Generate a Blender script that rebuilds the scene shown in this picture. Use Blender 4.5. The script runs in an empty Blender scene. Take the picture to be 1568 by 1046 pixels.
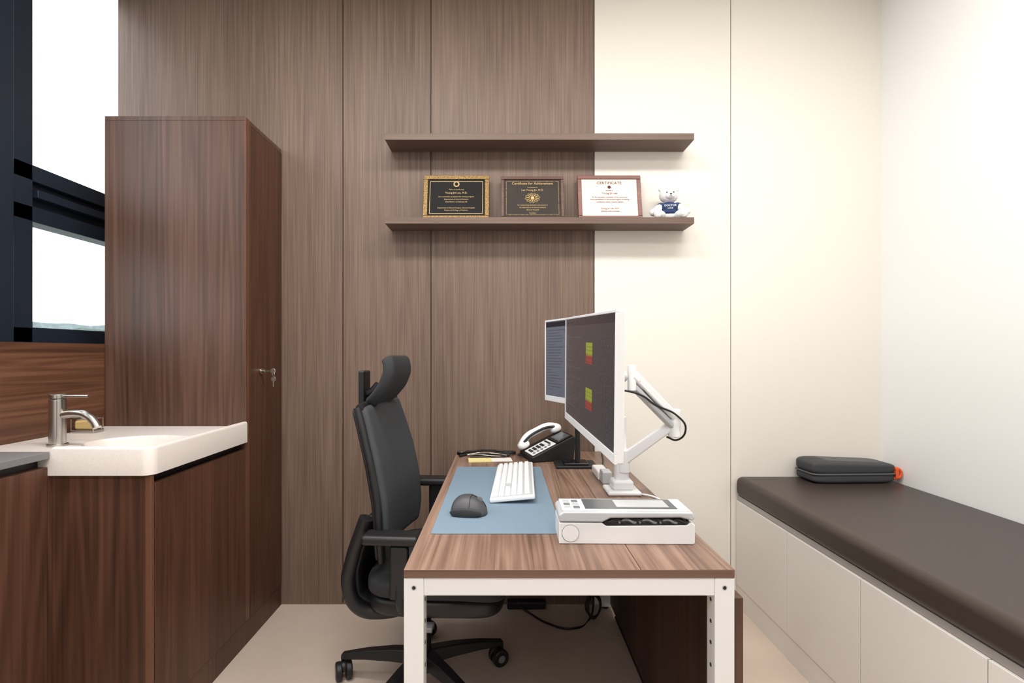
import bpy, bmesh, math, random
from mathutils import Vector, Matrix, Euler
random.seed(4)
S=bpy.context.scene
try:
    S.view_settings.view_transform='Standard'
except Exception: pass
COL=S.collection

# ---------------------------------------------------------------- materials
def lin(c):
    out=[]
    for v in c[:3]:
        v=v/255.0
        out.append(v/12.92 if v<=0.04045 else ((v+0.055)/1.055)**2.4)
    return tuple(out)+(1.0,)
def mat(name,c,rough=.5,metal=0.0,emit=None,es=1.0,coat=0.0,noise=0.0,nscale=40,bump=0.0,bscale=200,spec=.5):
    m=bpy.data.materials.new(name); m.use_nodes=True
    nt=m.node_tree; b=nt.nodes['Principled BSDF']
    b.inputs['Base Color'].default_value=lin(c)
    b.inputs['Roughness'].default_value=rough
    b.inputs['Metallic'].default_value=metal
    b.inputs['Coat Weight'].default_value=coat
    b.inputs['Specular IOR Level'].default_value=spec
    if emit:
        b.inputs['Emission Color'].default_value=lin(emit); b.inputs['Emission Strength'].default_value=es
    tc=nt.nodes.new('ShaderNodeTexCoord')
    if noise>0:
        n=nt.nodes.new('ShaderNodeTexNoise'); n.inputs['Scale'].default_value=nscale; n.inputs['Detail'].default_value=6
        r=nt.nodes.new('ShaderNodeValToRGB')
        l=lin(c)
        r.color_ramp.elements[0].position=.3; r.color_ramp.elements[1].position=.7
        r.color_ramp.elements[0].color=tuple(max(0,v*(1-noise)) for v in l[:3])+(1,)
        r.color_ramp.elements[1].color=tuple(min(1,v*(1+noise)) for v in l[:3])+(1,)
        nt.links.new(tc.outputs['Object'],n.inputs['Vector']); nt.links.new(n.outputs['Fac'],r.inputs['Fac'])
        nt.links.new(r.outputs['Color'],b.inputs['Base Color'])
    if bump>0:
        n2=nt.nodes.new('ShaderNodeTexNoise'); n2.inputs['Scale'].default_value=bscale; n2.inputs['Detail'].default_value=3
        bp=nt.nodes.new('ShaderNodeBump'); bp.inputs['Strength'].default_value=bump; bp.inputs['Distance'].default_value=.002
        nt.links.new(tc.outputs['Object'],n2.inputs['Vector']); nt.links.new(n2.outputs['Fac'],bp.inputs['Height'])
        nt.links.new(bp.outputs['Normal'],b.inputs['Normal'])
    return m
def wood(name,dark,mid,light,axis=2,fine=130,broad=7,ring=.35,rough=.45,loc=(0,0,0),stretch=.05,bw=.45):
    m=bpy.data.materials.new(name); m.use_nodes=True
    nt=m.node_tree; b=nt.nodes['Principled BSDF']; L=nt.links.new
    tc=nt.nodes.new('ShaderNodeTexCoord')
    def mp(s):
        q=nt.nodes.new('ShaderNodeMapping'); v=[1,1,1]; v[axis]=s
        q.inputs['Scale'].default_value=v; q.inputs['Location'].default_value=loc
        L(tc.outputs['Object'],q.inputs['Vector']); return q
    a=mp(.012); n1=nt.nodes.new('ShaderNodeTexNoise'); n1.inputs['Scale'].default_value=fine; n1.inputs['Detail'].default_value=4; n1.inputs['Roughness'].default_value=.65
    L(a.outputs[0],n1.inputs['Vector'])
    c=mp(stretch); n2=nt.nodes.new('ShaderNodeTexNoise'); n2.inputs['Scale'].default_value=broad; n2.inputs['Detail'].default_value=2; n2.inputs['Roughness'].default_value=.45
    L(c.outputs[0],n2.inputs['Vector'])
    mu=nt.nodes.new('ShaderNodeMath'); mu.operation='MULTIPLY'; mu.inputs[1].default_value=90; L(n2.outputs['Fac'],mu.inputs[0])
    si=nt.nodes.new('ShaderNodeMath'); si.operation='SINE'; L(mu.outputs[0],si.inputs[0])
    s2=nt.nodes.new('ShaderNodeMath'); s2.operation='MULTIPLY_ADD'; s2.inputs[1].default_value=.10*ring; s2.inputs[2].default_value=0; L(si.outputs[0],s2.inputs[0])
    m1=nt.nodes.new('ShaderNodeMath'); m1.operation='MULTIPLY_ADD'; m1.inputs[1].default_value=bw; L(n2.outputs['Fac'],m1.inputs[0]); L(s2.outputs[0],m1.inputs[2])
    m2=nt.nodes.new('ShaderNodeMath'); m2.operation='MULTIPLY_ADD'; m2.inputs[1].default_value=1-bw; L(n1.outputs['Fac'],m2.inputs[0]); L(m1.outputs[0],m2.inputs[2])
    r=nt.nodes.new('ShaderNodeValToRGB'); e=r.color_ramp.elements
    e[0].position=.34; e[0].color=lin(dark); e[1].position=.66; e[1].color=lin(light)
    k=e.new(.5); k.color=lin(mid)
    L(m2.outputs[0],r.inputs['Fac']); L(r.outputs['Color'],b.inputs['Base Color'])
    b.inputs['Roughness'].default_value=rough; b.inputs['Specular IOR Level'].default_value=.4
    bp=nt.nodes.new('ShaderNodeBump'); bp.inputs['Strength'].default_value=.10; bp.inputs['Distance'].default_value=.001
    L(n1.outputs['Fac'],bp.inputs['Height']); L(bp.outputs['Normal'],b.inputs['Normal'])
    return m
M={}
M['cab']=wood('cabinet_walnut',(64,45,36),(84,60,49),(103,76,63),2,110,6,.5,.38,bw=.5)
M['cabx']=wood('cabinet_walnut_horizontal',(70,44,31),(94,62,45),(113,78,58),1,110,9,.6,.42)
M['cabside']=wood('cabinet_walnut_side',(64,39,28),(82,52,38),(98,65,49),2,110,6,.4,.45,loc=(3,1,0))
M['cablow']=wood('cabinet_walnut_low',(58,37,27),(80,52,39),(99,67,52),2,110,6,.6,.42,loc=(7,2,0),bw=.5)
M['edge']=wood('cabinet_edge',(90,58,43),(104,70,53),(116,80,62),2,110,6,.2,.4)
M['desk']=wood('desk_walnut',(98,74,62),(128,101,86),(152,124,108),1,120,9,.6,.36)
M['deskedge']=wood('desk_edge',(88,65,53),(106,80,67),(120,92,78),0,110,6,.2,.4)
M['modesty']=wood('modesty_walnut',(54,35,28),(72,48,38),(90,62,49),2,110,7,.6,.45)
M['shelf']=wood('shelf_wood',(94,76,66),(107,88,77),(119,99,88),0,120,5,.3,.5)
M['white']=mat('wall_cream',(229,224,215),.6)
M['whiter']=mat('wall_white',(236,236,235),.65)
M['seam']=mat('joint_beige',(200,186,160),.7)
M['ceil']=mat('ceiling_white',(242,240,236),.8)
M['floor']=mat('floor_microcement',(202,186,172),.42,noise=.05,nscale=2.2,bump=.03,bscale=60)
M['bench']=mat('bench_door',(230,225,219),.45)
M['benchgap']=mat('bench_channel',(176,172,168),.4,metal=.3)
M['leather']=mat('bench_leather',(58,48,44),.42,bump=.12,bscale=900,spec=.45)
M['frame']=mat('window_frame',(38,48,62),.35,metal=.3)
M['black']=mat('black_plastic',(24,24,26),.45)
M['blackg']=mat('black_gloss',(14,14,16),.15)
M['cable']=mat('cable_black',(22,22,24),.5)
M['gray']=mat('gray_plastic',(120,122,124),.45)
M['mesh']=mat('chair_fabric',(58,61,65),.75,bump=.25,bscale=1500)
M['meshd']=mat('chair_fabric_dark',(42,43,46),.8,bump=.25,bscale=1500)
M['steelw']=mat('white_steel',(232,232,231),.35)
M['wplast']=mat('white_plastic',(236,237,238),.35)
M['lplast']=mat('lightgray_plastic',(190,193,196),.35)
M['chrome']=mat('brushed_steel',(190,186,180),.25,metal=1)
M['counter']=mat('counter_stone',(228,220,214),.3,noise=.06,nscale=350)
M['grayboard']=mat('gray_laminate',(120,120,122),.4)
M['mat']=mat('desk_mat_blue',(120,141,158),.6,bump=.1,bscale=1200)
M['gold']=mat('gold_ornate',(120,95,56),.45,metal=.6,noise=.8,nscale=170,bump=.8,bscale=180)
M['goldt']=mat('gold_text',(190,160,104),.5,metal=.1)
M['plblack']=mat('plaque_black',(17,16,16),.55,spec=.15)
M['plbrown']=mat('plaque_bronze_black',(40,31,24),.5,spec=.25,noise=.3,nscale=9)
M['plwood']=wood('plaque_wood',(60,34,24),(84,50,34),(102,64,44),0,120,8,.3,.4)
M['plred']=wood('plaque_redwood',(82,40,30),(108,56,42),(126,70,54),0,120,8,.3,.35)
M['plrose']=mat('plaque_rose',(216,194,186),.42,metal=.1,spec=.3)
M['dtext']=mat('dark_text',(80,50,40),.6,spec=.2)
M['fur']=mat('bear_fur',(230,230,230),.95,noise=.06,nscale=120,bump=1.0,bscale=420)
M['navy']=mat('bear_shirt',(38,56,98),.85,bump=.4,bscale=600)
M['orange']=mat('orange_strap',(226,92,40),.6)
M['case']=mat('case_fabric',(58,59,62),.7,bump=.3,bscale=1200)
M['casel']=mat('case_trim',(80,82,84),.6)
M['paper']=mat('paper_yellow',(226,214,150),.7)
M['paperw']=mat('paper_white',(232,230,224),.7)
M['mouse']=mat('mouse_graphite',(70,70,74),.5)
M['moused']=mat('mouse_dark',(42,42,45),.6)
M['screen']=mat('screen_dark',(34,34,38),.22,emit=(50,50,56),es=.6)
M['scr2']=mat('screen_blue',(84,88,98),.25,emit=(92,96,110),es=.4)
M['bar']=mat('screen_bar',(22,24,34),.2,emit=(26,28,40),es=.4)
M['row']=mat('screen_row',(54,54,60),.3,emit=(74,74,82),es=.6)
M['yel']=mat('screen_yellow',(120,130,40),.3,emit=(140,150,46),es=.35)
M['red']=mat('screen_red',(120,46,40),.3,emit=(140,54,46),es=.35)
M['key']=mat('key_white',(244,244,244),.4)
M['lcd']=mat('lcd_gray',(92,96,100),.2)
M['soap']=mat('soap_yellow',(200,176,118),.4)

def glassmat():
    m=bpy.data.materials.new('window_glass'); m.use_nodes=True; nt=m.node_tree
    for n in list(nt.nodes): nt.nodes.remove(n)
    o=nt.nodes.new('ShaderNodeOutputMaterial'); t=nt.nodes.new('ShaderNodeBsdfTransparent'); g=nt.nodes.new('ShaderNodeBsdfGlossy')
    g.inputs['Roughness'].default_value=.02; x=nt.nodes.new('ShaderNodeMixShader'); x.inputs[0].default_value=.05
    nt.links.new(t.outputs[0],x.inputs[1]); nt.links.new(g.outputs[0],x.inputs[2]); nt.links.new(x.outputs[0],o.inputs[0])
    return m
M['glass']=glassmat()

# ---------------------------------------------------------------- helpers
def empty(name,loc=(0,0,0),rot=(0,0,0)):
    e=bpy.data.objects.new(name,None); e.empty_display_size=.05; e.location=loc; e.rotation_euler=rot; COL.objects.link(e); return e
def addobj(name,me,m,parent=None,smooth=False):
    o=bpy.data.objects.new(name,me); COL.objects.link(o)
    if m is not None:
        for k in (m if isinstance(m,(list,tuple)) else [m]): me.materials.append(M[k] if isinstance(k,str) else k)
    if smooth: me.shade_smooth()
    if parent: o.parent=parent
    return o
def bevel(o,w,seg=3):
    b=o.modifiers.new('bev','BEVEL'); b.width=w; b.segments=seg; b.limit_method='ANGLE'; b.angle_limit=.6; b.harden_normals=True
    o.data.shade_smooth(); return o
def box(name,x0,x1,y0,y1,z0,z1,m,bev=0,parent=None,seg=3,rot=None):
    me=bpy.data.meshes.new(name); cx,cy,cz=(x0+x1)/2,(y0+y1)/2,(z0+z1)/2
    v=[(x,y,z) for x in (x0,x1) for y in (y0,y1) for z in (z0,z1)]
    f=[(0,1,3,2),(4,6,7,5),(0,4,5,1),(2,3,7,6),(0,2,6,4),(1,5,7,3)]
    if rot:
        R=Euler(rot).to_matrix(); c=Vector((cx,cy,cz)); v=[tuple(R@(Vector(p)-c)+c) for p in v]
    me.from_pydata(v,[],f); o=addobj(name,me,m,parent)
    if bev: bevel(o,bev,seg)
    return o
def cyl(name,p0,p1,r,m,parent=None,r2=None,n=32,bev=0):
    p0=Vector(p0);p1=Vector(p1); d=p1-p0; bm=bmesh.new()
    bmesh.ops.create_cone(bm,cap_ends=True,segments=n,radius1=r,radius2=r if r2 is None else r2,depth=d.length)
    Mx=Matrix.Translation((p0+p1)/2)@d.to_track_quat('Z','Y').to_matrix().to_4x4()
    bm.transform(Mx); me=bpy.data.meshes.new(name); bm.to_mesh(me); bm.free()
    o=addobj(name,me,m,parent); 
    bevel(o,bev if bev else min(r*.08,.001),2)
    return o
def tube(name,pts,r,m,parent=None,res=8,cyclic=False):
    cu=bpy.data.curves.new(name,'CURVE'); cu.dimensions='3D'; cu.bevel_depth=r; cu.bevel_resolution=4; cu.use_fill_caps=True; cu.resolution_u=res
    sp=cu.splines.new('BEZIER'); sp.bezier_points.add(len(pts)-1)
    for b,p in zip(sp.bezier_points,pts):
        b.co=p; b.handle_left_type='AUTO'; b.handle_right_type='AUTO'
    sp.use_cyclic_u=cyclic
    t=bpy.data.objects.new('tmp',cu); COL.objects.link(t); bpy.context.view_layer.update()
    me=bpy.data.meshes.new_from_object(t); bpy.data.objects.remove(t)
    me.name=name
    return addobj(name,me,m,parent,True)
def prism(name,poly,axis,a0,a1,m,bev=0,parent=None,seg=3):
    def P(p,a):
        return (a,p[0],p[1]) if axis==0 else ((p[0],a,p[1]) if axis==1 else (p[0],p[1],a))
    n=len(poly); v=[P(p,a0) for p in poly]+[P(p,a1) for p in poly]
    f=[tuple(range(n)),tuple(range(2*n-1,n-1,-1))]+[(i,i+n,(i+1)%n+n,(i+1)%n) for i in range(n)]
    me=bpy.data.meshes.new(name); me.from_pydata(v,[],f)
    bm=bmesh.new(); bm.from_mesh(me); bmesh.ops.recalc_face_normals(bm,faces=bm.faces); bm.to_mesh(me); bm.free()
    o=addobj(name,me,m,parent)
    if bev: bevel(o,bev,seg)
    return o
def ell(name,c,r,m,parent=None,seg=32,e=1.0):
    bm=bmesh.new(); bmesh.ops.create_uvsphere(bm,u_segments=seg,v_segments=seg//2,radius=1)
    for v in bm.verts:
        p=v.co
        if e!=1.0:
            p=Vector([math.copysign(abs(q)**e,q) for q in p])
        v.co=Vector((p.x*r[0]+c[0],p.y*r[1]+c[1],p.z*r[2]+c[2]))
    me=bpy.data.meshes.new(name); bm.to_mesh(me); bm.free()
    return addobj(name,me,m,parent,True)
def grid(name,fn,nu,nv,m,parent=None,thick=0,sub=1,off=0):
    v=[fn(i/(nu-1),j/(nv-1)) for i in range(nu) for j in range(nv)]
    f=[(i*nv+j,(i+1)*nv+j,(i+1)*nv+j+1,i*nv+j+1) for i in range(nu-1) for j in range(nv-1)]
    me=bpy.data.meshes.new(name); me.from_pydata(v,[],f); o=addobj(name,me,m,parent,True)
    if thick:
        s=o.modifiers.new('s','SOLIDIFY'); s.thickness=thick; s.offset=off
    if sub:
        s=o.modifiers.new('ss','SUBSURF'); s.levels=sub; s.render_levels=sub
    return o
def interp(pts,t):
    for a,b in zip(pts,pts[1:]):
        if t<=b[0]:
            k=(t-a[0])/(b[0]-a[0])
            return [x+(y-x)*k for x,y in zip(a[1:],b[1:])]
    return list(pts[-1][1:])
def text(body,size,loc,m,parent,rot=(math.pi/2,0,0),align='CENTER',name='lettering'):
    cu=bpy.data.curves.new(name,'FONT'); cu.body=body; cu.size=size; cu.align_x=align; cu.extrude=.0003; cu.resolution_u=2
    t=bpy.data.objects.new('tmp',cu); COL.objects.link(t); bpy.context.view_layer.update()
    me=bpy.data.meshes.new_from_object(t); bpy.data.objects.remove(t)
    me.transform(Matrix.Translation(loc)@Euler(rot).to_matrix().to_4x4())
    return addobj(name,me,m,parent)

D=2.336
RX=1.801; LXW=-1.631; LXG=-1.838; CZ=3.0; YF=-1.7
# ---------------------------------------------------------------- room
box('floor',-1.95,1.95,YF-.1,D+.12,-.1,0,'floor')
box('ceiling',-1.95,1.95,YF-.1,D+.12,CZ,CZ+.1,'ceil')
wb=empty('wall_back')
box('core',LXG+.002,1.95,D+.02,D+.12,0,CZ,'seam',parent=wb)
g=.0018
xs=[LXG,-.763,-.343,.436]
for i in range(3):
    mm=wood('wall_wood_%d'%i,(94,76,66),(113,93,81),(131,110,97),2,170,5,.25,.5,loc=(i*3.7,0,i*1.3),bw=.28)
    box('wood_panel_%d'%i,xs[i]+g,xs[i+1]-g,D,D+.019,0,CZ,mm,.0012,wb,2)
box('seam_backing',xs[0]+.003,xs[3],D+.012,D+.0195,0,CZ,'black',0,wb)
box('cream_panel_0',.436+g,1.087-g,D,D+.019,0,CZ,'white',.001,wb,2)
box('cream_panel_1',1.087+g,RX+.01,D,D+.019,0,CZ,'white',.001,wb,2)
box('wall_right',RX,RX+.12,YF,D+.02,0,CZ,'whiter')
box('wall_front',-1.95,RX,YF-.1,YF,0,CZ,'whiter')
dr=empty('door_1',(.6,YF+.001,0))
box('leaf',-.45,.45,0,.03,0.005,2.1,'cab',.002,dr)
box('jamb_l',-.5,-.45,0,.045,0,2.15,'frame',.001,dr); box('jamb_r',.45,.5,0,.045,0,2.15,'frame',.001,dr); box('head',-.5,.5,0,.045,2.1,2.15,'frame',.001,dr)
tube('handle',[(.38,.03,1.0),(.38,.075,1.0),(.36,.08,1.0),(.26,.08,1.0)],.009,'chrome',dr)
wl=empty('wall_left')
WY0=.35
box('lower',-1.95,LXW,YF,D,0,1.235,'cabx',0,wl)
box('pier',-1.95,LXW,YF,WY0,1.235,CZ,'whiter',0,wl)
box('header',-1.95,LXW,WY0,D,2.96,CZ,'whiter',0,wl)
w=empty('window_1')
fx0,fx1=-1.90,-1.815
box('bottom_rail',fx0,fx1,WY0,D-.001,1.237,1.298,'frame',.003,w)
box('top_rail',fx0,fx1,WY0,D-.001,2.89,2.96,'frame',.003,w)
for i,(a,b) in enumerate([(1.705,1.765),(1.862,1.925)]): box('mid_rail_%d'%i,fx0,fx1,WY0,D-.001,a,b,'frame',.003,w)
box('mid_infill',fx0,fx1-.03,WY0,D-.001,1.765,1.862,'frame',0,w)
box('sash_lip',fx0,fx1+.012,1.90,D-.001,1.80,1.83,'frame',.002,w)
for i,(a,b) in enumerate([(1.80,1.893),(1.70,1.80),(.95,1.05),(WY0,.42)]):
    box('post_%d'%i,fx0,fx1+(0 if i!=1 else .02),a,b,1.237,2.96,'frame',.004,w)
box('glass_pane',-1.862,-1.858,WY0,D-.001,1.28,2.9,'glass',0,w)
box('inner_sill',-1.815,LXW,WY0,D-.001,1.2352,1.2365,'frame',0,w)

def hill(name,y,amp,base,c,seed):
    random.seed(seed); n=160; v=[];f=[]
    for i in range(n):
        x=-330+i*2.6
        h=base+amp*(math.sin(i*.11+seed)*.5+math.sin(i*.31+seed*2)*.3+math.sin(i*.05)*.7)+random.uniform(-.45,.45)
        v+= [(x,y,-15),(x,y+4,h)]
    f=[(2*i,2*i+2,2*i+3,2*i+1) for i in range(n-1)]
    me=bpy.data.meshes.new(name); me.from_pydata(v,[],f)
    addobj(name,me,mat(name+'_hazy_foliage',c,.95,noise=.25,nscale=.5))  # aerial haze is mixed into the foliage colour
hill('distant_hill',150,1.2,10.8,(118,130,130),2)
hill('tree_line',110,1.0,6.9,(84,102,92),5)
box('ground_outside',-400,-4,-200,300,-16,-15,mat('ground_outside_hazy',(120,124,118),.9))  # ground colour greyed to carry painted distance haze

# ---------------------------------------------------------------- tall cabinet
CXS=-1.053; TY=2.005; TZ=2.168
tc=empty('tall_cabinet')
box('carcass',LXW+.001,CXS-.02,TY+.018,D-.002,.0,TZ-.018,'cab',0,tc)
box('front_panel',LXW+.001,CXS-.004,TY,TY+.018,0,TZ-.018,'cab',.001,tc,2)
box('top_board',LXW+.001,CXS-.004,TY,D-.002,TZ-.018,TZ,'cab',.001,tc,2)
box('front_edge_strip',CXS-.02,CXS,TY+.001,TY+.032,.1,TZ-.002,'edge',.001,tc,2)
box('door_leaf',CXS-.02,CXS,TY+.036,D-.006,.1,TZ-.022,'cabside',.001,tc,2)
box('plinth',CXS-.022,CXS-.003,TY,D-.002,0,.099,'cabside',0,tc)
ly,lz=2.125,1.12
cyl('lock_rosette',(CXS,ly,lz),(CXS+.008,ly,lz),.013,'chrome',tc)
cyl('lock_cylinder',(CXS+.008,ly,lz),(CXS+.02,ly,lz),.008,'chrome',tc)
box('key_blade',CXS+.02,CXS+.045,ly-.001,ly+.001,lz-.003,lz+.003,'chrome',0,tc)
cyl('key_bow',(CXS+.055,ly-.001,lz),(CXS+.055,ly+.0015,lz),.012,'chrome',tc)
tube('key_ring',[(CXS+.058,ly,lz-.004),(CXS+.066,ly-.008,lz-.014),(CXS+.058,ly,lz-.024),(CXS+.05,ly+.008,lz-.014)],.0012,'chrome',tc,cyclic=True)
box('spare_key_blade',CXS+.055,CXS+.061,ly-.003,ly-.001,lz-.068,lz-.04,'chrome',.0005,tc)
cyl('spare_key_bow',(CXS+.058,ly-.003,lz-.034),(CXS+.058,ly-.001,lz-.034),.011,'chrome',tc)

# ---------------------------------------------------------------- sink cabinet
SY=1.468
sc=empty('sink_cabinet')
box('carcass',LXW+.002,CXS-.03,SY+.03,TY-.002,0,.83,'black',0,sc)
box('front_panel',-1.351,CXS-.02,SY,SY+.02,.0,.832,'cablow',.001,sc,2)
box('corner_post',CXS-.0195,CXS-.0005,SY,SY+.012,.1,.832,'edge',.001,sc,2)
box('side_door',CXS-.02,CXS,SY+.015,TY-.001,.1,.805,'cabside',.0012,sc,2)
box('side_plinth',CXS-.022,CXS-.003,SY+.001,TY-.0005,0,.099,'cabside',0,sc)
box('corner_filler',LXW+.002,-1.3515,SY-.0135,SY+.02,0,.8335,'cablow',0,sc)
X0,X1,Y0,Y1=LXW+.002,CXS+.008,SY-.012,TY-.002
def ctr(x,y):
    z=.899
    def lip(d,h,w):
        if d<0: return h
        if d>w: return 0
        k=d/w; return h*(1-(k*k*(3-2*k)))
    dr_=X1-.014-x; df=y-(Y0+.014)
    l=max(lip(dr_,.019,.02),lip(df,.020,.02)*min(1,max(0,(x+1.37)/.03)))
    z+=l
    r=math.hypot((x+1.235)/.16,(y-1.66)/.125)
    if r<1: z-=.12*(1-r**5)
    de=min(X1-x,y-Y0)
    if de<.008: z-=.008*(1-math.sqrt(max(0,1-((.008-de)/.008)**2)))
    return z
N=190
xsn=[X0+(X1-X0)*i/N for i in range(N+1)]; ysn=[Y0+(Y1-Y0)*j/N for j in range(N+1)]
v=[];f=[]
for x in xsn:
    for y in ysn:
        rr=.03; xx,yy=x,y
        cx,cy=X1-rr,Y0+rr
        if x>cx and y<cy:
            dx,dy=(x-cx)/rr,(cy-y)/rr
            m_=max(dx,dy); l_=math.hypot(dx,dy)
            if l_>0: xx=cx+dx*m_/l_*rr; yy=cy-dy*m_/l_*rr
        v.append((xx,yy,ctr(x,y)))
f=[(i*(N+1)+j,(i+1)*(N+1)+j,(i+1)*(N+1)+j+1,i*(N+1)+j+1) for i in range(N) for j in range(N)]
base=len(v)
per=[(i,0) for i in range(N+1)]+[(N,j) for j in range(1,N+1)]
for (i,j) in per:
    p=v[i*(N+1)+j]; v.append((p[0],p[1],.834))
for k in range(len(per)-1):
    a=per[k][0]*(N+1)+per[k][1]; b=per[k+1][0]*(N+1)+per[k+1][1]
    f.append((a,base+k,base+k+1,b))
k=len(v); v+=[(X0,Y1,.834)]
f.append(tuple([base+i for i in range(len(per)-1,-1,-1)]+[k]))
me=bpy.data.meshes.new('countertop'); me.from_pydata(v,[],f)
o=addobj('countertop',me,'counter',sc,True)
if hasattr(me,'set_sharp_from_angle'): me.set_sharp_from_angle(angle=math.radians(50))
cyl('drain',(-1.235,1.66,.7795),(-1.235,1.66,.782),.022,'chrome',sc)
fa=empty('faucet',(-1.441,1.585,.8995))
cyl('escutcheon',(0,0,0),(0,0,.006),.028,'chrome',fa)
cyl('body',(0,0,.006),(0,0,.150),.0225,'chrome',fa)
cyl('cap',(0,0,.153),(0,0,.166),.0225,'chrome',fa)
cyl('neck',(0,0,.148),(0,0,.155),.018,'black',fa)
tube('lever',[(0,0,.160),(.05,-.003,.160),(.105,-.006,.160)],.0042,'chrome',fa)
tube('spout',[(.01,0,.098),(.06,-.004,.104),(.10,-.007,.098),(.128,-.01,.076),(.137,-.011,.060)],.0125,'chrome',fa)
sd=empty('soap_dish',(-1.575,1.85,.8995))
box('tray',-.04,.05,-.025,.025,0,.012,'chrome',.003,sd)
box('soap_bar',-.03,.04,-.018,.018,.012,.046,'soap',.008,sd,4)
tube('wire_rim',[(-.038,-.024,.055),(.048,-.024,.055),(.048,.024,.055),(-.038,.024,.055)],.0015,'chrome',sd,2,True)
for a_,b_ in ((-.036,-.023),(.046,-.023),(.046,.023),(-.036,.023)): cyl('wire_post',(a_,b_,.01),(a_,b_,.055),.0015,'chrome',sd)

lc=empty('side_counter')
LX=-1.351
box('worktop',LXW+.002,LX+.006,-.6,SY-.014,.885,.906,'grayboard',.002,lc)
box('recess',LXW+.002,LX-.03,-.6,SY-.014,.86,.885,'black',0,lc)
box('carcass',LXW+.002,LX-.02,-.6,SY-.014,0,.86,'cablow',0,lc)
for i in range(4):
    a=-.6+i*.5138; box('door_%d'%i,LX-.02,LX,a+.002,a+.512,.1,.86,'cablow',.001,lc,2)
box('plinth',LX-.03,LX-.01,-.6,SY-.014,0,.1,'cablow',0,lc)

# ---------------------------------------------------------------- exam bench
eb=empty('examination_bench')
BX=1.11
ys=[D-.003,1.918,1.522,1.122,.726,.33,-.066]
box('carcass',BX+.02,RX-.002,ys[-1],D-.003,.0,.50,'bench',0,eb)
for i in range(6):
    box('door_%d'%i,BX,BX+.019,ys[i+1]+.0015,ys[i]-.0015,.1,.498,'bench',.0012,eb,2)
box('plinth',BX+.004,BX+.02,ys[-1],D-.003,0,.098,'bench',0,eb)
box('channel',BX+.008,RX-.002,ys[-1],D-.003,.50,.522,'benchgap',.001,eb)
box('cushion',BX-.006,RX-.002,ys[-1],D-.003,.522,.615,'leather',.028,eb,6)

bg=empty('carry_case',(1.575,2.252,.6152),(0,0,math.radians(2)))
def caseshape(nm,x0,x1,hy,z0,z1,m,e=.28,zt=None):
    bm=bmesh.new(); bmesh.ops.create_uvsphere(bm,u_segments=64,v_segments=32,radius=1)
    for q in bm.verts:
        p=q.co.copy(); th=math.atan2(p.y,p.x); rr=min(1,math.hypot(p.x,p.y))
        k=rr**.3 if rr>1e-6 else 0
        x=math.copysign(abs(math.cos(th))**e,math.cos(th))*k
        y=math.copysign(abs(math.sin(th))**e,math.sin(th))*k
        z=math.copysign(abs(p.z)**.55,p.z)
        Z=(z0+z1)/2+z*(z1-z0)/2
        if zt and z>0: Z-=zt*(x*.5+.5)*z
        q.co=Vector(((x0+x1)/2+x*(x1-x0)/2,y*hy,Z))
    me=bpy.data.meshes.new(nm); bm.to_mesh(me); bm.free(); return addobj(nm,me,m,bg,True)
caseshape('lower_shell',-.198,.185,.073,0,.048,'case')
caseshape('upper_shell',-.200,.187,.074,.038,.104,'case',.28,.018)
caseshape('zip_band',-.202,.189,.0765,.037,.047,'casel',.24)
box('top_panel',-.12,.14,-.045,.045,.086,.0955,'casel',.004,bg,rot=(0,math.radians(2.6),0))
tube('strap_loop',[(.180,-.055,.018),(.208,-.058,.028),(.208,-.058,.056),(.182,-.055,.068)],.006,'orange',bg)
box('orange_tab',.184,.198,-.066,-.030,.020,.066,'orange',.003,bg)

# ---------------------------------------------------------------- shelves
for i,(z0,z1) in enumerate([(2.157,2.186),(1.780,1.809)]):
    s=box('wall_shelf' if i==0 else 'wall_shelf.001',-.531,.861,2.203,D-.0005,z0,z1,'shelf',.001,None,2)

# ---------------------------------------------------------------- plaques
def plaque(name,x,w,h,fm,pm,tm,fw,lines,inner=None):
    e=empty(name,(x,2.262,1.8125),(-.19,0,math.radians(0)))
    box('back_board',-w/2,w/2,0,.012,0,h,fm,.002,e)
    for nm,a in (('rail_b',(-w/2,w/2,-.006,.006,0,fw)),('rail_t',(-w/2,w/2,-.006,.006,h-fw,h)),('stile_l',(-w/2,-w/2+fw,-.0058,.006,fw,h-fw)),('stile_r',(w/2-fw,w/2,-.0058,.006,fw,h-fw))):
        box(nm,*a,fm,.002,e)
    box('plate',-w/2+fw,w/2-fw,-.0025,.002,fw,h-fw,pm,0,e)
    if inner:
        t=.0022; q=fw+.009
        for a in ((-w/2+q,w/2-q,q,q+t),(-w/2+q,w/2-q,h-q-t,h-q),(-w/2+q,-w/2+q+t,q,h-q),(w/2-q-t,w/2-q,q,h-q)):
            box('inner_border',a[0],a[1],-.0034,-.002,a[2],a[3],inner,0,e)
    for (s,sz,zz) in lines: text(s,sz,(0,-.0032,zz),tm,e)
    return e
H=.222
e=plaque('framed_plaque',-.217,.306,H,'gold','plblack','goldt',.020,[('This is to certify that',.0085,.148),('Young Jin Lee, M.D.',.013,.130),('has successfully completed the training program',.0085,.112),('Department of Internal Medicine',.0085,.099),('from March 1 to February 28',.0085,.086),('Department of General Surgery, General Hospital',.0085,.056),('Medicine & College of Medicine',.0085,.044)],'goldt')
cyl('seal',(0,-.0025,.178),(0,-.004,.178),.014,'goldt',e)
cyl('seal_center',(0,-.004,.178),(0,-.0045,.178),.009,'plblack',e)
e=plaque('framed_plaque.001',.138,.292,H-.006,'plwood','plbrown','goldt',.014,[('Certificate for Achievement',.017,.176),('is presented to',.008,.160),('Lee Young Jin, M.D.',.013,.144),('for outstanding dedication and service in',.0085,.070),('the department of internal medicine',.0085,.058),('General Hospital',.0085,.046),('President',.008,.030)],'gold')
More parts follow.
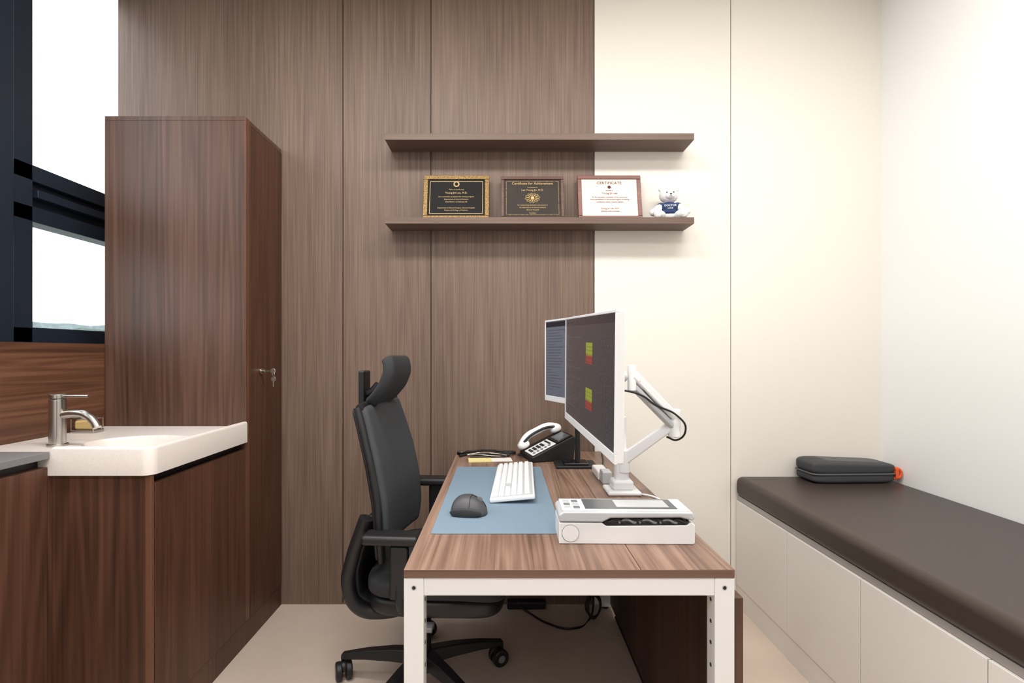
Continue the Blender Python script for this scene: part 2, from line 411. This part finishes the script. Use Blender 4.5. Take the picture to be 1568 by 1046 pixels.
for k in range(12):
    a=k*math.pi/6
    tube('emblem_petal',[(0+.012*math.cos(a),-.0035,.108+.010*math.sin(a)),(.034*math.cos(a+.15),-.0035,.108+.025*math.sin(a+.15)),(.012*math.cos(a+.5),-.0035,.108+.010*math.sin(a+.5))],.0012,'goldt',e,4)
cyl('emblem_core',(0,-.0025,.108),(0,-.0042,.108),.0085,'goldt',e)
e=plaque('framed_plaque.002',.497,.296,H,'plred','plrose','dtext',.019,[('CERTIFICATE',.020,.178),('awarded to',.0075,.144),('Young Jin Lee',.013,.128),('for the successful completion of the course and',.0085,.110),('active participation in the annual program of training',.0085,.098),('Conference Center, Autumn Session',.0085,.086),('Young Jin Lee, M.D.',.011,.052),('Chairman of the Committee',.0075,.040)])
cyl('seal',(0,-.0025,.163),(0,-.0036,.163),.008,'dtext',e)

# ---------------------------------------------------------------- teddy bear
tb=empty('teddy_bear',(.768,2.268,1.8095),(0,0,math.radians(-6)))
def blob(name,parts,m,vox,parent,smooth=6):
    bm=bmesh.new()
    for c,r,rot in parts:
        mx=Matrix.Translation(c)@Euler(rot).to_matrix().to_4x4()@Matrix.Diagonal((r[0],r[1],r[2],1))
        bmesh.ops.create_uvsphere(bm,u_segments=24,v_segments=16,radius=1,matrix=mx)
    me=bpy.data.meshes.new(name); bm.to_mesh(me); bm.free()
    o=addobj(name,me,m,parent,True)
    r=o.modifiers.new('r','REMESH'); r.mode='VOXEL'; r.voxel_size=vox; r.use_smooth_shade=True
    s=o.modifiers.new('s','SMOOTH'); s.factor=.5; s.iterations=smooth
    return o
Z0=(0,0,0)
fur=blob('fur_body',[((0,0,.117),(.043,.035,.036),Z0),((-.032,.002,.147),(.0145,.010,.0145),Z0),((.032,.002,.147),(.0145,.010,.0145),Z0),
 ((0,-.028,.108),(.020,.016,.015),Z0),((0,.004,.05),(.036,.028,.045),Z0),
 ((-.052,-.012,.052),(.034,.017,.017),(0,-.7,0)),((.052,-.012,.052),(.034,.017,.017),(0,.7,0)),
 ((-.072,-.016,.036),(.018,.016,.017),Z0),((.074,-.016,.036),(.018,.016,.017),Z0),
 ((-.042,-.030,.020),(.020,.032,.0195),(0,0,-.5)),((.042,-.030,.020),(.020,.032,.0195),(0,0,.5)),
 ((-.058,-.048,.024),(.020,.013,.024),(0,0,-.4)),((.058,-.048,.024),(.020,.013,.024),(0,0,.4)),((0,.0,.02),(.04,.028,.02),Z0)],'fur',.0018,tb,4)
tx=bpy.data.textures.new('furdisp','CLOUDS'); tx.noise_scale=.004
dm=fur.modifiers.new('d','DISPLACE'); dm.texture=tx; dm.strength=.003; dm.mid_level=.5
blob('shirt',[((0,.003,.056),(.041,.034,.034),Z0),((-.038,-.006,.062),(.021,.020,.020),(0,-.7,0)),((.038,-.006,.062),(.021,.020,.020),(0,.7,0)),((0,.002,.036),(.042,.035,.016),Z0)],'navy',.0016,tb,3)
for s in (-1,1):
    ell('eye_%d'%s,(s*.015,-.0330,.123),(.003,.002,.0032),'blackg',tb,16)
ell('nose',(0,-.044,.112),(.005,.003,.0036),'blackg',tb,16)
tube('mouth',[(-.006,-.0425,.102),(0,-.044,.104),(.006,-.0425,.102)],.0007,'black',tb)
text('DOCTOR',.0125,(0,-.0350,.058),'wplast',tb); text('LOVE',.010,(0,-.0350,.046),'wplast',tb)

# ---------------------------------------------------------------- desk
DX0,DX1,DY0,DY1=-.215,.503,1.062,D-.004
DZ=.73
dk=empty('desk')
box('top_board',DX0,.2993,DY0,DY1,DZ-.019,DZ,'desk',.0012,dk,2)
box('top_strip',.3007,DX1,DY0,DY1,DZ-.019,DZ,'desk',.0012,dk,2)
box('edge_band',DX0+.001,DX1-.001,DY0-.0012,DY0,DZ-.018,DZ-.001,'deskedge',0,dk)
bz0,bz1=.672,.7108
L=.043
for nm,x,y in (('leg_fl',DX0,DY0),('leg_fr',DX1-L,DY0),('leg_bl',DX0,DY1-L),('leg_br',DX1-L,DY1-L)):
    box(nm,x,x+L,y,y+L,0.012,bz1,'steelw',.002,dk)
    cyl(nm+'_foot',(x+L/2,y+L/2,0),(x+L/2,y+L/2,.013),.018,'black',dk)
box('beam_front',DX0+L,DX1-L,DY0+.002,DY0+L-.004,bz0,bz1,'steelw',.0015,dk)
box('beam_back',DX0+L,DX1-L,DY1-L+.004,DY1-.002,bz0,bz1,'steelw',.0015,dk)
box('beam_left',DX0+.004,DX0+L-.006,DY0+L,DY1-L,bz0,bz1,'steelw',.0015,dk)
box('beam_right',DX1-L+.006,DX1-.004,DY0+L,DY1-L,bz0,bz1,'steelw',.0015,dk)
for x in (DX0+.022,DX1-.022):
    cyl('bolt_recess',(x,DY0-.0006,.690),(x,DY0+.001,.690),.0040,'black',dk)
    cyl('bolt_ring',(x,DY0-.0003,.690),(x,DY0+.001,.690),.0062,'lplast',dk)
for z in (.655,.607,.56,.51,.46):
    cyl('leg_slot',(DX1-L-.0006,DY0+.022,z),(DX1-L+.001,DY0+.022,z),.0045,'black',dk)
    cyl('leg_slot_l',(DX0+L-.001,DY0+.022,z),(DX0+L+.0006,DY0+.022,z),.0045,'black',dk)
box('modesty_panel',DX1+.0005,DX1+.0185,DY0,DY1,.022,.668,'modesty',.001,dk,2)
tube('leveling_rail',[(DX1+.009,1.3,.011),(DX1+.009,2.2,.011)],.010,'black',dk)

box('desk_mat',-.187,.155,1.268,2.01,DZ+.0003,DZ+.0022,'mat',.001)

kb=empty('keyboard',(.040,1.745,DZ+.0022+.0078),(0,math.radians(-6),math.radians(-2.5)))
W_,L_=.142,.462
box('case',-W_/2,W_/2,-L_/2,L_/2,-.0,.014,'wplast',.005,kb)
box('key_well',-W_/2+.007,W_/2-.006,-L_/2+.007,L_/2-.007,.013,.0146,'lplast',.0005,kb)
v=[];f=[]
def keycap(x,y,wx,wy,z0=.013,z1=.0215,t=.0022):
    b=len(v)
    for (zz,ins) in ((z0,0),(z1,t)):
        v.extend([(x-wx/2+ins,y-wy/2+ins,zz),(x+wx/2-ins,y-wy/2+ins,zz),(x+wx/2-ins,y+wy/2-ins,zz),(x-wx/2+ins,y+wy/2-ins,zz)])
    f.extend([(b+4,b+5,b+6,b+7),(b,b+1,b+5,b+4),(b+1,b+2,b+6,b+5),(b+2,b+3,b+7,b+6),(b+3,b,b+4,b+7)])
U=.0196; kw=.0172
xr=[-.055+i*.0198 for i in range(6)]
for r in range(6):
    x=xr[r] if r<5 else xr[5]+.003
    yy=L_/2-.012
    if r==0: rows=[1.25,1.25,1.25,5.5,1.25,1.25,1.25,1.25]
    elif r==1: rows=[2.2]+[1]*10+[2.05]
    elif r==2: rows=[1.75]+[1]*11+[1.5]
    elif r==3: rows=[1.5]+[1]*12+[.75]
    elif r==4: rows=[1]*13+[1.25]
    else: rows=[1,.0,1,1,1,1,.0,1,1,1,1,.0,1,1,1,1]
    tot=sum(rows); sc_=14.25/tot
    for u in rows:
        if u>0.05:
            wy=u*sc_*U; keycap(x,yy-wy/2,kw,wy-.0026); yy-=wy
    yy=L_/2-.012-14.45*U
    for k in range(3):
        if (r in (2,)) or (r==1 and k!=1): continue
        wy=U; keycap(x,yy-wy/2-k*U,kw,wy-.0026)
    yy-=3.2*U
    for k in range(4):
        if yy-U*(k+1)<-L_/2+.004: break
        keycap(x,yy-U/2-k*U,kw,U-.0026)
me=bpy.data.meshes.new('keycaps'); me.from_pydata(v,[],f); o=addobj('keycaps',me,'key',kb)
box('foot_a',.055,.062,-.2,-.18,-.0075,.002,'wplast',0,kb); box('foot_b',.055,.062,.18,.2,-.0075,.002,'wplast',0,kb)

ms=empty('computer_mouse',(-.098,1.425,DZ+.0024),(0,0,math.radians(-8)))
bm=bmesh.new(); bmesh.ops.create_uvsphere(bm,u_segments=48,v_segments=32,radius=1)
for q in bm.verts:
    p=q.co.copy()
    x=math.copysign(abs(p.x)**.75,p.x); y=math.copysign(abs(p.y)**.75,p.y); z=p.z
    hh=.052*(1-.34*max(0,x)**1.3)
    zz=(z**.8)*hh if z>0 else 0
    wy=.037*(1-.12*x)
    yy=y*wy*(1.05-.15*max(z,0))
    yy+=max(z,0)*.008
    q.co=Vector((x*.053,yy,max(0,zz)+.001))
me=bpy.data.meshes.new('shell'); bm.to_mesh(me); bm.free(); addobj('shell',me,'mouse',ms,True)
ell('thumb_rest',(-.004,.038,.012),(.042,.012,.013),'moused',ms,32)
ell('side_grip',(-.003,-.036,.012),(.046,.006,.014),'moused',ms,32)
cyl('scroll_wheel',(.030,.0015,.040),(.030,.0085,.040),.009,'gray',ms)
tube('button_seam',[(.050,.004,.020),(.040,.004,.036),(.022,.006,.0475),(.006,.008,.0525)],.0009,'black',ms)
tube('cross_seam',[(.006,-.033,.028),(.006,-.014,.048),(.007,.006,.0528),(.008,.026,.045),(.009,.034,.028)],.0008,'black',ms)

# ---------------------------------------------------------------- monitors
def quadset(name,rects,parent,ox):
    mats=[];v=[];f=[];mi=[]
    for (a,b,c,d,mm) in rects:
        if mm not in mats: mats.append(mm)
        k=len(v); v+=[(ox,a,c),(ox,a,d),(ox,b,d),(ox,b,c)]; f.append((k,k+1,k+2,k+3)); mi.append(mats.index(mm))
    me=bpy.data.meshes.new(name); me.from_pydata(v,[],f); o=addobj(name,me,mats,parent)
    for p,i in zip(me.polygons,mi): p.material_index=i
    return o
def monitor(name,near,far,h,chin,scr):
    near=Vector(near);far=Vector(far)
    wv=far-near; Wd=wv.length; c=(near+far)/2
    yaw=math.atan2(-wv.x,wv.y); roll=math.asin(wv.z/Wd)
    e=empty(name,c,Euler((roll,0,yaw),'XYZ'))
    a,b=-Wd/2,Wd/2; bz=.007
    box('back_shell',.004,.024,a,b,0,h,'wplast',.005,e)
    box('back_bulge',.022,.045,a+.12,b-.12,.07,h-.07,'wplast',.01,e)
    box('bezel_t',0,.008,a,b,h-bz,h,'wplast',.0012,e); box('bezel_b',0,.008,a,b,0,chin,'wplast',.0012,e)
    box('bezel_l',0,.0078,a,a+bz,chin,h-bz,'wplast',.0012,e); box('bezel_r',0,.0078,b-bz,b,chin,h-bz,'wplast',.0012,e)
    box('panel',.002,.006,a+bz,b-bz,chin,h-bz,scr,0,e)
    return e,Wd
m1,W1=monitor('monitor',(.262,1.152,.936),(.226,1.79,.961),.365,.024,'screen')
a,b=-W1/2+.009,W1/2-.009
R=[(a,b,.365-.030,.365-.0085,'bar')]
for i in range(6): R.append((b-.03-i*.035,b-.012-i*.035,.365-.022,.365-.016,'row'))
def U_(u0,u1,v0,v1,mm):
    hh=.365-.030-.026; R.append((b-u1*(b-a),b-u0*(b-a),.335-v1*hh,.335-v0*hh,mm))
for k,v0 in enumerate((.17,.60)):
    U_(.51,.64,v0,v0+.12,'yel'); U_(.51,.64,v0+.12,v0+.20,'red'); 
    U_(.06,.40,v0-.05,v0-.042,'row'); U_(.06,.40,v0+.27,v0+.276,'row')
    for q in range(5): U_(.512,.638,v0+.036*(q+1),v0+.036*(q+1)+.003,'bar')
for i in range(22):
    vv=.10+i*.040
    for j in range(6):
        u=.70+j*.048
        U_(u,u+.014,vv,vv+.006,'row')
    U_(.04,.04+.08+.10*random.random(),vv,vv+.005,'row')
    if i%2==0:
        for j in range(2): U_(.28+j*.09,.28+j*.09+.03,vv,vv+.005,'row')
quadset('display_ui',R,m1,.0016)
m2,W2=monitor('monitor.001',(.360,1.64,1.0),(.177,2.07,1.0),.335,.022,'scr2')
a,b=-W2/2+.009,W2/2-.009; R=[(a,b,.305,.325,'bar')]
for i in range(22): R.append((b-.02-.12*random.random()-.03,b-.015,.29-i*.0115,.2925-i*.0115,'row'))
for i in range(22): R.append((a+.03,b-.22,.29-i*.0115,.2915-i*.0115,'row'))
quadset('display_ui',R,m2,.0016)
bpy.context.view_layer.update()
inv=m2.matrix_world.inverted()
parts=[box('stand_base',.215,.385,1.975,2.09,DZ+.0003,DZ+.012,'black',.004),
 box('stand_step',.25,.35,1.99,2.07,DZ+.012,DZ+.02,'blackg',.004),
 cyl('stand_post',(.31,2.03,DZ+.018),(.31,2.03,1.10),.011,'black'),
 tube('stand_arm',[(.31,2.03,1.09),(.335,1.97,1.12),(.345,1.90,1.15),(.318,1.868,1.165)],.012,'black')]
for o in parts:
    o.parent=m2; o.matrix_parent_inverse=inv

# gas-spring monitor arm
ar=empty('monitor_arm')
box('clamp_plate',.345,.455,1.60,1.70,DZ+.0003,DZ+.014,'wplast',.006,ar)
box('clamp_riser',.365,.435,1.62,1.685,DZ+.012,DZ+.045,'wplast',.01,ar)
cyl('pillar',(.40,1.653,DZ+.04),(.40,1.653,DZ+.115),.024,'wplast',ar,bev=.003)
cyl('pillar_upper',(.40,1.653,DZ+.117),(.40,1.653,.985),.017,'wplast',ar,bev=.002)
A=Vector((.405,1.645,.842)); B=Vector((.555,1.585,.972)); C=Vector((.395,1.500,1.118))
def link(nm,p,q,w,hh,m,off=(0,0,0),taper=1.0):
    p=Vector(p)+Vector(off); q=Vector(q)+Vector(off); d=(q-p); ln=d.length
    bm=bmesh.new(); vs=[]
    for (x,s) in ((0,1),(ln,taper)):
        for y in (-w/2,w/2):
            for z in (-hh/2*s,hh/2*s): vs.append(bm.verts.new((x,y,z)))
    for idx in ((0,1,3,2),(4,6,7,5),(0,4,5,1),(2,3,7,6),(0,2,6,4),(1,5,7,3)): bm.faces.new([vs[i] for i in idx])
    up=Vector((0,0,1)); xax=d.normalized(); yax=up.cross(xax).normalized(); zax=xax.cross(yax)
    R_=Matrix((xax,yax,zax)).transposed().to_4x4()
    bm.transform(Matrix.Translation(p)@R_); me=bpy.data.meshes.new(nm); bm.to_mesh(me); bm.free()
    o=addobj(nm,me,m,ar); bevel(o,.006,3); return o
link('lower_link',A,B,.032,.038,'wplast',taper=.8)
link('upper_link_cover',B,C,.030,.028,'wplast',(0,0,.017))
link('upper_link_under',B,C,.024,.018,'lplast',(0,0,-.018))
tube('gas_spring',[B+Vector((-.01,0,-.003)),C+Vector((.02,0,-.005))],.006,'gray',ar)
cyl('joint_base',(A.x,A.y,.80),(A.x,A.y,.875),.022,'wplast',ar,bev=.003)
cyl('elbow',(B.x,B.y,B.z-.045),(B.x,B.y,B.z+.045),.020,'wplast',ar,bev=.004)
cyl('wrist',(C.x,C.y,C.z-.035),(C.x,C.y,C.z+.045),.013,'wplast',ar,bev=.003)
cyl('tilt_head',(C.x-.02,C.y,C.z+.008),(.312,1.482,1.13),.015,'lplast',ar)
box('vesa_plate',.291,.298,1.42,1.54,1.07,1.19,'gray',.002,ar)
tube('arm_cable',[(.33,1.50,1.09),(.41,1.49,1.075),(.48,1.53,1.035),(.553,1.555,1.0),(.588,1.575,.955),(.57,1.60,.915),(.535,1.60,.925)],.0032,'cable',ar)
tube('desk_cable',[(.45,1.62,DZ+.004),(.49,1.58,DZ+.004),(.495,1.50,DZ+.004),(.47,1.44,DZ+.004)],.003,'wplast',ar)
hb=empty('desk_hub')
box('body',.35,.395,1.80,1.93,DZ+.0003,DZ+.03,'wplast',.006,hb)
box('riser_body',.355,.39,1.745,1.80,DZ+.0003,DZ+.045,'lplast',.005,hb)
tube('hub_cable',[(.37,1.93,DZ+.01),(.40,1.99,DZ+.006),(.43,2.1,DZ+.004),(.46,2.28,DZ+.004)],.003,'cable',hb)

# ---------------------------------------------------------------- desk phone
ph=empty('desk_phone',(.100,2.165,DZ+.0004),(0,0,math.radians(16)))
prism('base_wedge',[(0,0),(.195,0),(.205,.095),(.195,.108),(.0,.022)],1,-.085,.085,'black',.006,ph,3)
sl=math.atan2(.108-.022,.195)
def onface(nm,u0,u1,y0,y1,t0,t1,m,bev=.001):
    o=box(nm,u0,u1,y0,y1,t0,t1,m,bev,ph)
    o.location=(0,0,.022); o.rotation_euler=(0,-sl,0); return o
onface('keypad_plate',.008,.125,-.078,.030,.001,.006,'wplast',.003)
onface('display',.142,.200,-.070,.025,.001,.008,'lcd',.003)
onface('display_bezel',.132,.208,-.080,.032,.0,.006,'blackg',.003)
for i in range(4):
    for j in range(3): onface('digit_key',.018+i*.019,.030+i*.019,-.018+j*.016-.02,-.007+j*.016-.02,.005,.0095,'black',.001)
for i in range(5): onface('function_key',.018+i*.019,.028+i*.019,-.072,-.056,.005,.0085,'gray',.001)
for j in range(4): onface('line_key',.104,.113,-.05+j*.018,-.037+j*.018,.005,.0085,'black',.001)
def tilt(o): o.location=(0,0,.022); o.rotation_euler=(0,-sl,0)
tilt(tube('handset_grip',[(.012,.060,.026),(.05,.060,.048),(.105,.060,.052),(.16,.060,.048),(.20,.060,.026)],.0165,'wplast',ph))
for nm,u in (('earpiece',.19),('mouthpiece',.022)):
    tilt(ell(nm,(u,.060,.022),(.028,.026,.018),'wplast',ph,24,.8))
tilt(tube('handset_band',[(.025,.045,.036),(.06,.0435,.049),(.105,.043,.053),(.15,.0435,.049),(.185,.045,.036)],.006,'black',ph))
pts=[]
for i in range(60):
    a_=i*.9; t=i/59
    pts.append((.01-.03*math.sin(t*3)+.004*math.cos(a_),.06-.14*t*.3+.0,.012+.004*math.sin(a_)))
tube('coiled_cord',pts,.0014,'black',ph,3)

st=empty('stethoscope',(0,0,DZ+.0004))
tube('tubing',[(-.195,2.20,.006),(-.15,2.235,.006),(-.09,2.215,.007),(-.03,2.25,.007),(.03,2.235,.010),(.055,2.27,.008),(.0,2.295,.007),(-.07,2.285,.014),(-.14,2.30,.007),(-.185,2.275,.007)],.0056,'cable',st)
tube('ear_tube_a',[(.0,2.19,.006),(-.05,2.175,.012),(-.12,2.19,.014),(-.16,2.21,.007)],.0025,'chrome',st)
tube('ear_tube_b',[(.02,2.215,.006),(-.04,2.205,.016),(-.11,2.225,.014),(-.16,2.22,.007)],.0025,'chrome',st)
cyl('chest_piece',(-.19,2.262,.0),(-.19,2.262,.012),.022,'blackg',st); cyl('chest_rim',(-.19,2.262,.012),(-.19,2.262,.015),.018,'chrome',st)
ell('ear_tip_a',(.004,2.19,.006),(.007,.006,.006),'black',st,16); ell('ear_tip_b',(.024,2.215,.006),(.007,.006,.006),'black',st,16)
nt_=empty('sticky_notes',(-.05,2.135,DZ+.0004),(0,0,.1))
box('pad',-.10,.0,-.035,.035,0,.005,'paper',.0006,nt_); box('sheet',.0,.09,-.03,.04,0,.002,'paperw',.0004,nt_)
tube('pen',[(-.09,.045,.0065),(.07,.05,.0065)],.0045,'black',nt_)

# ---------------------------------------------------------------- portable scanner
pr=empty('portable_scanner',(.305,1.252,DZ+.0004),(0,0,math.radians(-1)))
prism('body',[(-.166,.0),(.163,.0),(.166,.004),(.166,.048),(.158,.054),(.146,.047),(-.05,.044),(-.062,.052),(-.166,.052)],1,-.052,.052,'wplast',.005,pr,4)
box('cavity',-.055,.143,-.049,.049,.040,.056,'black',.002,pr)
for k in range(7):
    x=-.045+k*.025
    tube('cable_bundle_%d'%k,[(x,-.049,.052),(x+.02,-.045,.058),(x+.04,-.049,.052),(x+.052,.0,.056)],.0032,('gray' if k%2 else 'cable'),pr)
prism('top_tray',[(-.166,.054),(-.06,.054),(-.040,.064),(.13,.066),(.160,.058),(.166,.066),(.160,.080),(-.155,.080),(-.168,.072)],1,-.055,.05,'lplast',.005,pr,4)
box('top_skin',-.158,.156,-.048,.046,.0795,.0825,'wplast',.0012,pr)
box('display_glass',-.100,.128,-.040,.038,.082,.0842,'lcd',.001,pr)
box('display_bright',-.02,.110,-.030,.028,.0841,.0846,'lplast',0,pr)
for i in range(2):
    for j in range(3): box('button_%d_%d'%(i,j),-.150+i*.022,-.134+i*.022,-.036+j*.025,-.020+j*.025,.0822,.0842,'gray' if (i+j)%2 else 'lplast',.001,pr)
cyl('end_cap_ring',(-.138,-.0530,.026),(-.138,-.050,.026),.0215,'gray',pr); cyl('end_cap',(-.138,-.0536,.026),(-.138,-.050,.026),.0205,'wplast',pr)

# ---------------------------------------------------------------- office chair
ch=empty('office_chair',(-.285,1.76,0),(0,0,math.radians(-4)))
cyl('hub',(0,0,.065),(0,0,.135),.036,'black',ch,bev=.006); cyl('gas_sleeve',(0,0,.13),(0,0,.25),.027,'black',ch); cyl('gas_piston',(0,0,.24),(0,0,.33),.015,'chrome',ch)
for k,ad in enumerate((174,30,102,246,318)):
    a=math.radians(ad); ca,sa=math.cos(a),math.sin(a)
    sec=[(.02,.115,.028,.024),(.12,.110,.025,.020),(.22,.098,.021,.015),(.315,.080,.016,.010)]
    v=[]
    for (r,z,w_,h_) in sec:
        for (s,t) in ((-1,-1),(1,-1),(.75,1),(-.75,1)): v.append((ca*r-sa*s*w_,sa*r+ca*s*w_,z+t*h_))
    f=[(3,2,1,0)]
    for i in range(3):
        for j in range(4): f.append((i*4+j,i*4+(j+1)%4,i*4+4+(j+1)%4,i*4+4+j))
    f.append((12,13,14,15)); me=bpy.data.meshes.new('leg'); me.from_pydata(v,[],f); o=addobj('base_leg_%d'%k,me,'black',ch); bevel(o,.006,3)
    cx,cy=ca*.31,sa*.31
    cyl('caster_stem_%d'%k,(cx,cy,.045),(cx,cy,.075),.008,'black',ch)
    b_=a+.6+k; dx,dy=math.cos(b_),math.sin(b_)
    wx,wy=cx-dy*.012,cy+dx*.012
    for s in (-1,1):
        cyl('caster_wheel_%d_%d'%(k,s),(wx+dx*s*.006,wy+dy*s*.006,.032),(wx+dx*s*.029,wy+dy*s*.029,.032),.032,'black',ch,bev=.006)
        cyl('caster_cap_%d_%d'%(k,s),(wx+dx*s*.029,wy+dy*s*.029,.032),(wx+dx*s*.0302,wy+dy*s*.0302,.032),.014,'gray',ch)
    ell('caster_hood_%d'%k,(wx,wy,.046),(.022,.022,.020),'black',ch,16)
box('mechanism',-.11,.15,-.085,.085,.305,.40,'black',.025,ch,4)
tube('tilt_lever',[(.05,-.06,.35),(.06,-.16,.345),(.065,-.215,.345)],.006,'black',ch); box('lever_paddle',.030,.085,-.25,-.21,.337,.352,'gray',.004,ch)
def seatshape(nm,x0,x1,hy,z0,z1,m,drop=.03):
    bm=bmesh.new(); bmesh.ops.create_uvsphere(bm,u_segments=64,v_segments=32,radius=1)
    for q in bm.verts:
        p=q.co.copy(); th=math.atan2(p.y,p.x); rr=math.hypot(p.x,p.y)
        e=.38
        x=math.copysign(abs(math.cos(th))**e,math.cos(th))*rr**.35 if rr>1e-6 else 0
        y=math.copysign(abs(math.sin(th))**e,math.sin(th))*rr**.35 if rr>1e-6 else 0
        if rr<=1e-6: x=y=0
        z=math.copysign(abs(p.z)**.6,p.z)
        X=(x0+x1)/2+x*(x1-x0)/2; Y=y*hy*(1-.06*max(0,x))
        Z=(z0+z1)/2+z*(z1-z0)/2
        Z-=drop*max(0,x)**3; Z-=.008*(1-y*y)*(1 if z>0 else 0)*(1-abs(x))
        q.co=Vector((X,Y,Z))
    me=bpy.data.meshes.new(nm); bm.to_mesh(me); bm.free(); return addobj(nm,me,m,ch,True)
seatshape('seat_cushion',-.15,.315,.245,.415,.500,'meshd'); seatshape('seat_pan',-.145,.300,.232,.355,.435,'black',.012)
prof=[(0,-.105,.535),(.15,-.098,.61),(.35,-.104,.72),(.6,-.125,.84),(.85,-.155,.955),(1,-.175,1.022)]
def back(off,wsc=1.0,zt=0):
    def fn(u,v_):
        x,z=interp(prof,u); s=(v_-.5)*2
        w_=interp([(0,.215),(.2,.232),(.6,.222),(1,.196)],u)[0]*wsc
        x+= .030*s*s*(1-.4*u)
        if u<.1: w_*=.93+.7*u
        return (x+off,s*w_,z+zt)
    return fn
grid('back_pad',back(0),22,15,'mesh',ch,.034,1)
grid('back_shell',back(-.026,1.03,-.004),22,15,'black',ch,.016,1)
for s in (-1,1):
    tube('back_edge_%d'%s,[tuple(Vector(back(-.012,1.03)(i/8,.5+.5*s))) for i in range(9)],.012,'black',ch)
tube('back_top_edge',[tuple(Vector(back(-.006,1.0)(1,j/6))) for j in range(7)],.012,'black',ch)
sp=[(0,.02,.375,.10),(.2,-.08,.358,.13),(.38,-.15,.36,.155),(.52,-.185,.39,.165),(.66,-.190,.47,.170),(.82,-.165,.56,.17),(1,-.135,.66,.165)]
def jsh(u,v_):
    x,z,w_=interp(sp,u); s=(v_-.5)*2; return (x,s*w_,z+.010*s*s)
grid('back_support',jsh,20,9,'black',ch,.03,2)
for s in (-1,1):
    tube('support_rib_%d'%s,[(.02,s*.12,.368),(-.10,s*.16,.350),(-.170,s*.185,.375),(-.198,s*.20,.45),(-.178,s*.215,.55),(-.145,s*.225,.64),(-.13,s*.228,.68)],.022,'black',ch)
for s in (-1,1):
    dz=-.040 if s<0 else 0
    tube('arm_bracket_%d'%s,[(.0,s*.10,.395),(.0,s*.22,.395),(-.005,s*.268,.425),(-.012,s*.272,.50)],.016,'black',ch)
    box('arm_post_%d'%s,-.040,.018,s*.272-.014,s*.272+.014,.45,.655+dz,'black',.010,ch)
    box('arm_pad_%d'%s,-.125 if s<0 else -.150,.052,s*.262-.036,s*.262+.036,.657+dz,.688+dz,'black',.013,ch,5)
box('headrest_bracket',-.228,-.206,-.035,.035,.985,1.135,'black',.006,ch)
tube('headrest_arm',[(-.215,0,1.05),(-.19,0,1.06),(-.165,0,1.085)],.014,'black',ch)
hp=[(0,-.188,1.020),(.2,-.160,1.045),(.45,-.128,1.085),(.7,-.110,1.13),(.9,-.112,1.168),(1,-.125,1.185)]
def head(u,v_):
    x,z=interp(hp,u); s=(v_-.5)*2; w_=.125*(1-.25*(abs(u-.6)/.6)**2.2); return (x+.022*s*s,s*w_,z)
grid('headrest_pad',head,14,13,'meshd',ch,.040,2)

uc=empty('floor_cables')
tube('cable_a',[(.43,2.29,.30),(.42,2.27,.08),(.40,2.22,.008),(.30,2.12,.006),(.20,2.16,.006),(.12,2.25,.006),(.05,2.30,.03)],.0045,'cable',uc)
for k in range(5):
    r=.045+.004*k; cx,cy=.41,2.20+.006*k
    tube('cable_loop_%d'%k,[(cx+r*.6*math.cos(t*math.pi/4+k),cy+.012*math.sin(t+k),.056+.047*math.sin(t*math.pi/4+k)) for t in range(8)],.0035,'cable',uc,cyclic=True)
box('power_strip',.02,.20,2.285,2.325,.0005,.035,'black',.006,uc)

# ---------------------------------------------------------------- ceiling lamps
def lamp(name,x,y,sx,sy,p,col):
    e=empty(name,(x,y,CZ))
    box('housing',-sx/2-.02,sx/2+.02,-sy/2-.02,sy/2+.02,-.02,0,'steelw',.002,e)
    ld=bpy.data.lights.new(name+'_light','AREA'); ld.shape='RECTANGLE'; ld.size=sx; ld.size_y=sy; ld.energy=p; ld.color=col
    o=bpy.data.objects.new('diffuser_light',ld); COL.objects.link(o); o.parent=e; o.location=(0,0,-.024)
lamp('ceiling_light',-.55,1.0,1.1,.28,36,(1,.975,.94))
lamp('ceiling_light.001',.95,1.0,1.1,.28,31,(1,.955,.895))
lamp('ceiling_light.002',0,-.5,1.6,.5,46,(1,.99,.975))

wd=bpy.data.worlds.new('overcast_sky'); S.world=wd; wd.use_nodes=True
bgn=wd.node_tree.nodes['Background']; bgn.inputs['Color'].default_value=(.92,.96,1,1); bgn.inputs['Strength'].default_value=4.2

cd=bpy.data.cameras.new('camera'); cd.sensor_width=36; cd.lens=36*750/1568; cd.shift_x=14/1568; cd.shift_y=17/1568; cd.clip_start=.02; cd.clip_end=2000
co=bpy.data.objects.new('camera',cd); COL.objects.link(co); co.location=(0,0,1.2); co.rotation_euler=(math.pi/2,0,0)
S.camera=co
